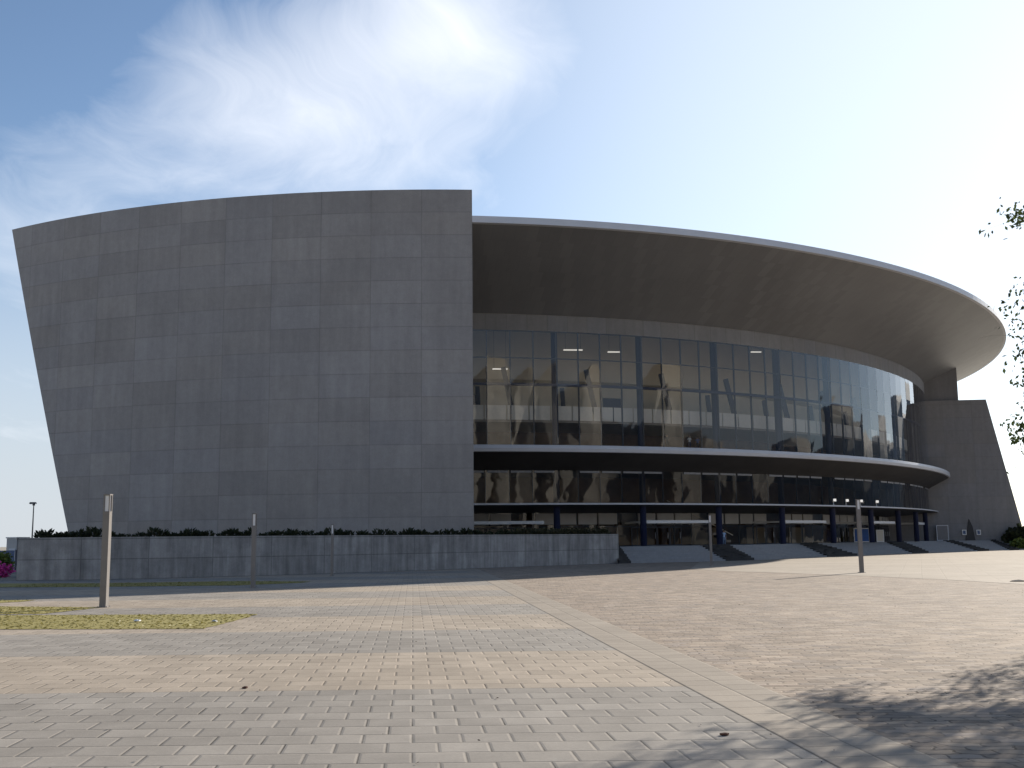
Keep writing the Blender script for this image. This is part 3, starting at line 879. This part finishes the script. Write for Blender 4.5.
# ------------------------------------------------------------------ lamp posts on the plaza
def lamp_post(px, pb, pt, label, w=.2):
    p = at_z(px, pb, 0); top = at_d(px, pt, p.y).z
    o = empty('lamp_post', (p.x, p.y, 0), 0, label, 'lamp post', 'square lamp posts standing on the plaza')
    r = R_(-3)
    mb = MB(); mb.box((0, 0, (top-.62)/2+.01), (w, w, top-.62-.02), r)
    local(mb.build('post', M['post']), o)
    mb = MB()
    for sx, sy in ((-1, -1), (1, -1), (1, 1), (-1, 1)):
        q = Vector((sx*w*.42, sy*w*.42, 0)); q.rotate(Matrix.Rotation(r, 3, 'Z'))
        mb.box((q.x, q.y, top-.32), (w*.16, w*.16, .60), r)
    mb.box((0, 0, top-.01), (w*1.04, w*1.04, .05), r); mb.box((0, 0, top-.63), (w*1.04, w*1.04, .03), r)
    hd = local(mb.build('lamp_head', M['post']), o)
    mb = MB(); mb.box((0, 0, top-.325), (w*.62, w*.62, .57), r); l_ = mb.build('lens', M['lens']); l_.parent = hd
    mb = MB(); mb.box((0, 0, .012), (w*1.7, w*1.7, .02), r)
    for sx, sy in ((-1, -1), (1, -1), (1, 1), (-1, 1)): mb.tube([(sx*w*.65, sy*w*.65, .02), (sx*w*.65, sy*w*.65, .05)], [.015, .015], 6)
    local(mb.build('base_plate', M['post']), o)
    return o
lamp_post(103.7, 607.3, 494.5, 'tall square lamp post on the paving beside the sunlit grass, nearest on the left', .24)
lamp_post(253, 588, 513.5, 'slim square lamp post in the shade before the planter wall, second from the left', .2)
lamp_post(332, 576, 524.5, 'thin shaded lamp post close against the planter wall, farthest to the back', .17)
lamp_post(711.5, 565.8, 515, 'slim lamp post in front of the entrance steps at the shadow edge', .2)
lamp_post(861.8, 572.8, 499.5, 'lamp post on the sunlit pale walkway at the right, before the broad steps', .24)

# far mast lamp on the left
p = at_d(31, 560, 150); zt = at_d(30.5, 503, 150).z
o = empty('street_lamp', (p.x, 150, 0), 0, 'distant tall mast lamp with a flat head, behind the left end of the planter', 'street lamp')
mb = MB(); mb.tube([(0, 0, 0), (0, 0, zt-.2)], [.13, .07], 8); local(mb.build('pole', M['post']), o)
mb = MB(); mb.box((-.12, 0, zt), (.85, .6, .22), 0, 0, .8); mb.box((0, 0, zt-.2), (.25, .25, .3)); h_ = local(mb.build('lamp_head', M['mull']), o)
mb = MB(); mb.box((-.2, 0, zt-.13), (.5, .4, .05)); l_ = mb.build('lens', M['lens']); l_.parent = h_

# white kiosk-like building, fence and bushes at the far left
p = at_d(12.5, 545, 120); z1 = at_d(12.5, 538.3, 120).z
o = empty('utility_building', (p.x-.1, 120, 0), 0, 'small pale box building beyond the left end of the planter wall', 'building')
mb = MB(); mb.box((0, 1.5, z1/2), (1.1, 3, z1)); local(mb.build('wall', M['pgrey']), o)
mb = MB(); mb.box((0, 1.5, z1+.06), (1.25, 3.2, .14)); local(mb.build('roof', M['white']), o)
mb = MB(); mb.box((.1, -.02, 1.0), (.7, .06, 2.0)); local(mb.build('door', M['fascia']), o)
a, b = at_d(-60, 553, 105), at_d(16, 553, 105)
o = empty('fence', (a.x, 105, 0), 0, 'dark blue-grey panel fence at the far left edge behind the bushes', 'fence')
ln = b.x-a.x
zf = at_d(8, 550.5, 105).z
for k in range(5):
    mb = MB(); mb.box((k*ln/4, 0, zf/2), (.12, .12, zf+.1)); local(mb.build('post', M['mull']), o)
mb = MB()
for k in range(int(ln/.18)): mb.box((.12+k*.18, .0, zf/2+.05), (.15, .05, zf-.1))
local(mb.build('panel', M['fence']), o)
def bush(name, px, py, Y, rad, zr, mat, n, size, label, cat='bush'):
    p = at_d(px, py, Y); o = empty(name, (p.x, Y, 0), 0, label, cat)
    mb = MB()
    for k in range(7):
        a = random.uniform(0, 6.28); r = rad*.6*random.random()
        leaf_blob(mb, n//7, rad*.6, zr*random.uniform(.6, 1), size, False, (r*math.cos(a), r*math.sin(a), .05))
    local(mb.build('foliage', mat), o)
    mb = MB()
    for j in range(4): mb.tube([(0, 0, 0), (random.uniform(-.4, .4)*rad, random.uniform(-.4, .4)*rad, zr*.6)], [.05, .015], 5)
    local(mb.build('stem', M['bark']), o)
    return o
bush('bush', 2, 560, 92, 1.0, 2.0, M['gbush'], 700, .22, 'yellow-green bush at the far left edge in front of the blue fence')
bush('bougainvillea', 1, 572, 80, .95, 1.15, M['pink'], 600, .16, 'pink flowering bougainvillea at the far left edge beside the planter wall', 'flowering bush')

# bushes at the right end, behind the steps
bush('bush', 1019, 540, 174, 2.0, 4.4, M['shrub'], 1800, .7, 'large dark bush beyond the right end of the end wall')
bush('bush', 1018, 545, 171, 1.7, 2.0, M['gbush'], 900, .4, 'low light green bush at the foot of the dark bush on the right')
bush('bush', 1038, 545, 172, 2.6, 2.4, M['gbush'], 900, .4, 'light green bush at the right edge of the picture beyond the steps')

# ------------------------------------------------------------------ tree on the right
def make_tree():
    TX, TY = 17.7, 23.6
    o = empty('tree', (TX, TY, 0), 0, 'tree with drooping feathery branches reaching in at the right edge', 'tree')
    tr = MB(); lf = MB(); rnd = random.Random(11)
    base = Vector((0, 0, 0)); tr.tube([(0, 0, -.1), (.05, 0, .6), (-.1, .1, 1.8), (-.05, .05, 3.0)], [.26, .2, .17, .15], 10)
    fork = Vector((-.05, .05, 2.9)); tips = []
    def limb(p, d, ln, r, lev):
        pts = [p]; rr = [r]; q = p.copy(); dd = d.copy(); n = 6
        for i in range(n):
            dd = (dd+Vector((rnd.gauss(0, .10), rnd.gauss(0, .10), rnd.gauss(0, .08)-(.05 if lev == 0 else .16*(i/n+.3))))).normalized()
            q = q+dd*(ln/n); pts.append(q.copy()); rr.append(r*(1-.8*(i+1)/n))
            if lev < 2 and i >= 1:
                for _ in range(2 if lev == 0 else 2):
                    sd = (dd+Vector((rnd.gauss(0, .7), rnd.gauss(0, .7), rnd.gauss(0.1, .5)))).normalized()
                    limb(q.copy(), sd, ln*rnd.uniform(.42, .62), rr[-1]*.6, lev+1)
            if lev >= 1: tips.append((q.copy(), dd.copy(), lev))
        tr.tube(pts, rr, 6 if lev == 0 else 4, 0, False)
    for k in range(8):
        a = k/8*2*PI+rnd.uniform(-.25, .25)
        limb(fork.copy(), Vector((math.cos(a)*.85, math.sin(a)*.85, rnd.uniform(.55, 1.0))).normalized(), rnd.uniform(3.7, 4.6), .10, 0)
    for k in range(4):
        limb(fork.copy(), Vector((rnd.uniform(-.34, .2), rnd.uniform(-.3, .3), 1)).normalized(), 6.4, .12, 0)
    for (p, d, lev) in tips:
        for _ in range(8 if lev == 2 else 2):
            c = p+Vector((rnd.gauss(0, .13), rnd.gauss(0, .13), rnd.gauss(-.04, .12)))
            dv = (d*.4+Vector((rnd.gauss(0, .6), rnd.gauss(0, .6), rnd.gauss(-.4, .5)))).normalized()
            sv = dv.cross(Vector((rnd.gauss(0, 1), rnd.gauss(0, 1), rnd.gauss(0, 1)))).normalized()
            if TX+c.x < (.452+.012*math.sin(c.z*5))*(TY+c.y): continue
            l = rnd.uniform(.07, .15); w = l*.27
            lf.face([c, c+dv*l*.5-sv*w, c+dv*l, c+dv*l*.5+sv*w])
    local(tr.build('trunk', M['bark'], None, True), o)
    local(lf.build('crown', M['tleaf']), o)
    return o
make_tree()

# ------------------------------------------------------------------ people
def person(p, face, shirt, trouser, skin, hair, label, h=1.7):
    o_m = [plain('shirt', shirt, .8), plain('trousers', trouser, .8), plain('skin', skin, .6)]
    J = {'pel': (0, 0, .93), 'wai': (0, 0, 1.08), 'che': (0, .0, 1.30), 'nec': (0, 0, 1.46), 'hd0': (0, -.01, 1.55), 'hd1': (0, -.02, 1.64), 'hd2': (0, -.01, 1.70),
         'hl': (.09, 0, .88), 'kl': (.10, -.03, .50), 'al': (.11, .02, .09), 'tl': (.12, -.15, .04),
         'hr': (-.09, 0, .88), 'kr': (-.10, .0, .50), 'ar': (-.12, .06, .09), 'tr': (-.13, -.10, .04),
         'sl': (.18, 0, 1.40), 'el': (.24, .03, 1.13), 'wl': (.25, -.08, .90), 'fl': (.25, -.12, .80),
         'sr': (-.18, 0, 1.40), 'er': (-.24, .03, 1.13), 'wr': (-.25, -.06, .90), 'fr': (-.25, -.10, .80)}
    Rd = {'pel': .145, 'wai': .125, 'che': .15, 'nec': .06, 'hd0': .085, 'hd1': .10, 'hd2': .075, 'hl': .10, 'kl': .065, 'al': .045, 'tl': .035,
          'hr': .10, 'kr': .065, 'ar': .045, 'tr': .035, 'sl': .07, 'el': .045, 'wl': .03, 'fl': .03, 'sr': .07, 'er': .045, 'wr': .03, 'fr': .03}
    E_ = [('pel', 'wai'), ('wai', 'che'), ('che', 'nec'), ('nec', 'hd0'), ('hd0', 'hd1'), ('hd1', 'hd2'), ('pel', 'hl'), ('hl', 'kl'), ('kl', 'al'), ('al', 'tl'),
          ('pel', 'hr'), ('hr', 'kr'), ('kr', 'ar'), ('ar', 'tr'), ('che', 'sl'), ('sl', 'el'), ('el', 'wl'), ('wl', 'fl'), ('che', 'sr'), ('sr', 'er'), ('er', 'wr'), ('wr', 'fr')]
    K = list(J); me = bpy.data.meshes.new('person'); me.from_pydata([J[k] for k in K], [(K.index(a), K.index(b)) for a, b in E_], [])
    tmp = bpy.data.objects.new('person_tmp', me); COL.objects.link(tmp)
    md = tmp.modifiers.new('s', 'SKIN'); tmp.modifiers.new('d', 'SUBSURF').levels = 1
    for i, k in enumerate(K):
        sv = me.skin_vertices[0].data[i]; sv.radius = (Rd[k], Rd[k]*(.75 if k in ('che', 'wai', 'pel') else 1)); sv.use_root = k == 'pel'
    dg = bpy.context.evaluated_depsgraph_get(); m2 = bpy.data.meshes.new_from_object(tmp.evaluated_get(dg)); bpy.data.objects.remove(tmp)
    m2.materials.clear()
    for q in o_m: m2.materials.append(q)
    for f in m2.polygons:
        z = f.center.z; x = abs(f.center.x)
        f.material_index = 2 if z > 1.45 or (x > .2 and z < 1.16 and z > .7) else (0 if z > .95 else 1)
        f.use_smooth = True
    root = bpy.data.objects.new('person', m2); COL.objects.link(root); root.location = p; root.rotation_euler = (0, 0, face); k = h/1.76; root.scale = (k, k, k)
    tag(root, label, 'person')
    bm = bmesh.new(); bmesh.ops.create_uvsphere(bm, u_segments=14, v_segments=10, radius=.118)
    bmesh.ops.delete(bm, geom=[v for v in bm.verts if v.co.z < -.02 and v.co.y < .03], context='VERTS')
    for v in bm.verts: v.co = Vector((v.co.x*.93, v.co.y+.012, v.co.z*1.0+1.655))
    hm = bpy.data.meshes.new('hair'); bm.to_mesh(hm); bm.free(); hm.materials.append(plain('hair', hair, .7))
    ho = bpy.data.objects.new('hair', hm); COL.objects.link(ho); ho.parent = root
    return root
ZF = Z_MID+.3
def on_floor(px, a, z):
    t = th_for_x(a, z+1, px); return ell(a, t, z)
person(on_floor(689.5, A_GL-1.8, ZF), .3, (.78, .8, .85), (.05, .06, .12), (.32, .19, .13), (.02, .015, .01), 'person in a white shirt standing behind the upper glass front')
person(on_floor(697.5, A_GL-2.4, ZF), -.4, (.10, .16, .42), (.04, .04, .06), (.34, .2, .14), (.02, .015, .01), 'person in a blue shirt beside the white-shirted person behind the upper glass')
person(on_floor(667, A_GL-1.8, ZF), .1, (.03, .03, .035), (.03, .03, .035), (.3, .18, .12), (.015, .012, .01), 'person in dark clothes standing behind the upper glass, left of the others')
person(on_floor(724, A_GL-.6, Z_TER), .2, (.38, .52, .72), (.20, .28, .42), (.34, .2, .14), (.02, .015, .01), 'person in light blue standing by a blue column near the entrance doors')

# ------------------------------------------------------------------ boards and signs near the entrance
def board(name, px0, px1, py0, Y, mat, label, cat, frame=None, z0=Z_TER):
    a = at_d(px0, py0, Y); b = at_d(px1, py0, Y); w = b.x-a.x; h = a.z-z0
    o = empty(name, ((a.x+b.x)/2, Y, z0), 0, label, cat)
    mb = MB(); mb.box((0, 0, h/2+.03), (w-.16, .06, h-.2)); local(mb.build('panel', mat), o)
    mb = MB()
    for sx in (-1, 1): mb.box((sx*(w/2-.05), -.01, h/2), (.1, .1, h))
    mb.box((0, -.01, h-.05), (w-.2, .1, .1)); mb.box((0, -.01, .08), (w-.2, .1, .1))
    local(mb.build('frame', frame or M['white']), o)
    return o
YB = YE-24
board('display_board', 853.5, 869, 528.3, YB, plain('board_blue', (.045, .12, .36), .6), 'blue display board in a white frame standing on the terrace behind the lamp post', 'display board')
board('display_board', 876, 883.5, 529.8, YB+.3, M['beige'], 'cream board standing on the terrace, right of the blue display board', 'display board')
board('notice_board', 936, 948, 525.3, YW-1.0, plain('board_grey', (.16, .17, .19), .3), 'grey glazed notice board against the foot of the end wall', 'notice board', M['fascia'])
for px, lab in ((964, 'small white framed notice on the end wall left of the dark doorway'), (978.3, 'small white framed notice on the end wall right of the dark doorway')):
    p = at_d(px, 532.3, YW-.5)
    o = empty('wall_notice', (p.x, YW-.62, p.z), 0, lab, 'notice', 'white notices beside the end wall doorway')
    mb = MB()
    for sx in (-1, 1): mb.box((sx*.28, 0, 0), (.12, .06, .8))
    for sz in (-1, 1): mb.box((0, 0, sz*.34), (.44, .06, .12))
    local(mb.build('frame', M['white']), o)
    mb = MB(); mb.box((0, .01, 0), (.44, .03, .56)); local(mb.build('panel', M['fence']), o)
# glowing white boxes added for the sun glints over the lower canopy
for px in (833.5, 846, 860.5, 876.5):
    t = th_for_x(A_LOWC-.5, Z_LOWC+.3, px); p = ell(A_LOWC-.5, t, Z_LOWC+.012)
    o = empty('glint_box', p, random.uniform(-.3, .3), 'small glowing white box added for a sun glint on the edge of the lower canopy', 'glint_box', 'glowing white boxes added on the lower canopy')
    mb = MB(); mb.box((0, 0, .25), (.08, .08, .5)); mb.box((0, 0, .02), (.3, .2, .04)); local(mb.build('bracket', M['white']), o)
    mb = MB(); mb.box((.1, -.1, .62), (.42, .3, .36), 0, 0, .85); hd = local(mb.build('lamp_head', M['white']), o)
    mb = MB(); mb.box((.1, -.262, .62), (.34, .02, .28)); l_ = mb.build('lens', M['glow']); l_.parent = hd

# ------------------------------------------------------------------ litter
def scrap(px, py, mat, name, label, cat, sz, fl=1.0):
    p = at_z(px, py, 0); mb = MB(); bm = bmesh.new(); bmesh.ops.create_icosphere(bm, subdivisions=2, radius=sz)
    for v in bm.verts: v.co = Vector((v.co.x*random.uniform(.8, 1.4), v.co.y*random.uniform(.7, 1.1), max(-.2*sz*fl, fl*v.co.z*random.uniform(.3, .6))+.2*sz*fl))
    me = bpy.data.meshes.new(name); bm.to_mesh(me); bm.free(); me.materials.append(mat)
    o = bpy.data.objects.new(name, me); COL.objects.link(o); o.location = (p.x, p.y, .03 if 'grass' in label else .006); tag(o, label, cat)
scrap(137, 622.5, M['white'], 'paper_scrap', 'crumpled white paper scrap lying in the sunlit grass, left one', 'litter', .09)
scrap(214.5, 622.8, M['pgrey'], 'paper_scrap', 'crumpled pale scrap lying in the sunlit grass near its right tip', 'litter', .08)
scrap(245, 688.5, plain('dead_leaf', (.10, .04, .025), .8), 'dead_leaf', 'curled dark red-brown leaf on the beige paving band', 'leaf', .045)
scrap(724.5, 735.5, plain('dead_leaf_b', (.12, .05, .03), .8), 'dead_leaf', 'curled brown leaf on the grey paving left of the border strip', 'leaf', .045)
scrap(1019, 581.6, M['darkstone'], 'stone', 'flat dark stone on the walkway at the right edge', 'stone', .36, .35)
mb = MB()
for _ in range(240):
    x, y = random.uniform(-20, 22), random.uniform(8.5, 48)
    if x > .48*y or x < -.48*y: continue
    a = random.uniform(0, 6.28); l = random.uniform(.012, .03); c, s = math.cos(a)*l, math.sin(a)*l
    mb.face([(x-c, y-s, .012), (x+s*.5, y-c*.5, .014+l*.5), (x+c, y+s, .013+l*.3), (x-s*.5, y+c*.5, .012)])
tag(mb.build('fallen_leaves', plain('fallen_leaf', (.07, .045, .03), .8)), 'small dark fallen leaves and grit scattered over the paving', 'leaves', kind='stuff')

# ------------------------------------------------------------------ light
AZ, EL = R_(38.3), R_(20.3)
sd = Vector((math.sin(AZ)*math.cos(EL), math.cos(AZ)*math.cos(EL), math.sin(EL)))
sl_ = bpy.data.lights.new('sun', 'SUN'); sl_.energy = 4.8; sl_.angle = R_(.5); sl_.color = (1, .92, .80)
so = bpy.data.objects.new('sun', sl_); COL.objects.link(so); so.rotation_euler = (-sd).to_track_quat('-Z', 'Y').to_euler(); so.location = (60, 60, 80)
w = bpy.data.worlds.new('World'); S.world = w; w.use_nodes = True
t = w.node_tree; N = t.nodes; Lk = t.links.new
class WT(NT):
    def __init__(s, tree): s.t = tree; s.N = tree.nodes; s.L = tree.links
T_ = WT(t)
bg = N['Background']
sky = N.new('ShaderNodeTexSky'); sky.sky_type = 'NISHITA'; sky.sun_disc = False
sky.sun_elevation = EL; sky.sun_rotation = AZ; sky.air_density = 1.0; sky.dust_density = .8; sky.ozone_density = 1.6; sky.altitude = 1500
g = T_.coord('Generated'); gx, gy, gz = T_.sep(g)
# clouds: a high sheet seen in perspective
hz = T_.math('MAXIMUM', gz, .03)
pxx = T_.math('DIVIDE', gx, T_.math('ADD', hz, .30)); pyy = T_.math('DIVIDE', gy, T_.math('ADD', hz, .30))
pv = T_.comb(pxx, pyy, 0.0)
wrp = T_.n('ShaderNodeTexNoise'); T_.lk(pv, wrp.inputs['Vector']); wrp.inputs['Scale'].default_value = 1.6; wrp.inputs['Detail'].default_value = 3
pv2 = T_.n('ShaderNodeVectorMath', operation='MULTIPLY_ADD'); T_.lk(wrp.outputs['Color'], pv2.inputs[0]); pv2.inputs[1].default_value = (.7, .7, 0); T_.lk(pv, pv2.inputs[2])
wisp = T_.noise(T_.mapping(pv2.outputs[0], (1.0, .62, 1), (0, 0, .7)), 2.1, 9, .62)
soft = T_.noise(pv2.outputs[0], 1.4, 5, .55)
def blob(cx, cy, ax, ay, rot):
    # soft elliptical patch of the cloud sheet around a sheet position
    dx_ = T_.math('SUBTRACT', pxx, cx); dy_ = T_.math('SUBTRACT', pyy, cy); c, s = math.cos(rot), math.sin(rot)
    a = T_.math('DIVIDE', T_.math('ADD', T_.math('MULTIPLY', dx_, c), T_.math('MULTIPLY', dy_, s)), ax)
    b = T_.math('DIVIDE', T_.math('SUBTRACT', T_.math('MULTIPLY', dy_, c), T_.math('MULTIPLY', dx_, s)), ay)
    r2 = T_.math('ADD', T_.math('MULTIPLY', a, a), T_.math('MULTIPLY', b, b))
    return T_.math('POWER', 2.718, T_.math('MULTIPLY', r2, -1.0))
def sheet(px, py):
    d = ray(px, py).normalized(); return d.x/(d.z+.30), d.y/(d.z+.30)
def add_blob(px, py, ax, ay, rot, k):
    x, y = sheet(px, py); return T_.math('MULTIPLY', blob(x, y, ax, ay, rot), k)
cov = add_blob(345, 85, .28, .30, .4, .92)
cov = T_.math('MAXIMUM', cov, add_blob(440, 40, .20, .24, .3, .98))
cov = T_.math('ADD', cov, add_blob(90, 205, .32, .3, 0, .34))
cov = T_.math('ADD', cov, add_blob(10, 420, .6, .6, 0, .40))
dens = T_.math('ADD', T_.math('MULTIPLY', wisp, 1.5), T_.math('MULTIPLY', soft, .7))
dens = T_.math('SUBTRACT', dens, T_.math('SUBTRACT', 1.50, cov))
dens = T_.math('MINIMUM', T_.math('MAXIMUM', T_.math('MULTIPLY', dens, 1.2), 0.0), .9)
# dusty air low over the city, away from the sun
dt = T_.n('ShaderNodeVectorMath', operation='DOT_PRODUCT'); T_.lk(g, dt.inputs[0]); dt.inputs[1].default_value = sd
mr = T_.n('ShaderNodeMapRange', interpolation_type='SMOOTHSTEP'); T_.lk(dt.outputs['Value'], mr.inputs['Value'])
for i_, v_ in enumerate((.50, .93, 1.0, 0.0)): mr.inputs[1+i_].default_value = v_
mr2 = T_.n('ShaderNodeMapRange', interpolation_type='SMOOTHSTEP'); T_.lk(gz, mr2.inputs['Value'])
for i_, v_ in enumerate((0.0, .36, .92, 0.0)): mr2.inputs[1+i_].default_value = v_
airy = T_.mix(T_.math('MULTIPLY', mr.outputs[0], mr2.outputs[0]), sky.outputs[0], (4.3, 4.65, 5.15, 1))
mr3 = T_.n('ShaderNodeMapRange', interpolation_type='SMOOTHSTEP'); T_.lk(dt.outputs['Value'], mr3.inputs['Value'])
for i_, v_ in enumerate((.66, 1.0, 0.0, .56)): mr3.inputs[1+i_].default_value = v_
airy = T_.mix(mr3.outputs[0], airy, (7.9, 8.6, 9.3, 1))
cl = T_.mix(dens, airy, (8.0, 8.2, 8.6, 1))
Lk(cl, bg.inputs[0]); bg.inputs[1].default_value = .08
S.view_settings.view_transform = 'Standard'; S.view_settings.look = 'None'; S.view_settings.gamma = 1; S.view_settings.use_curve_mapping = False
S.view_settings.exposure = .9
S.render.engine = 'CYCLES'
S.cycles.max_bounces = 10; S.cycles.transparent_max_bounces = 16; S.cycles.glossy_bounces = 4; S.cycles.diffuse_bounces = 4
S.cycles.caustics_reflective = False; S.cycles.caustics_refractive = False
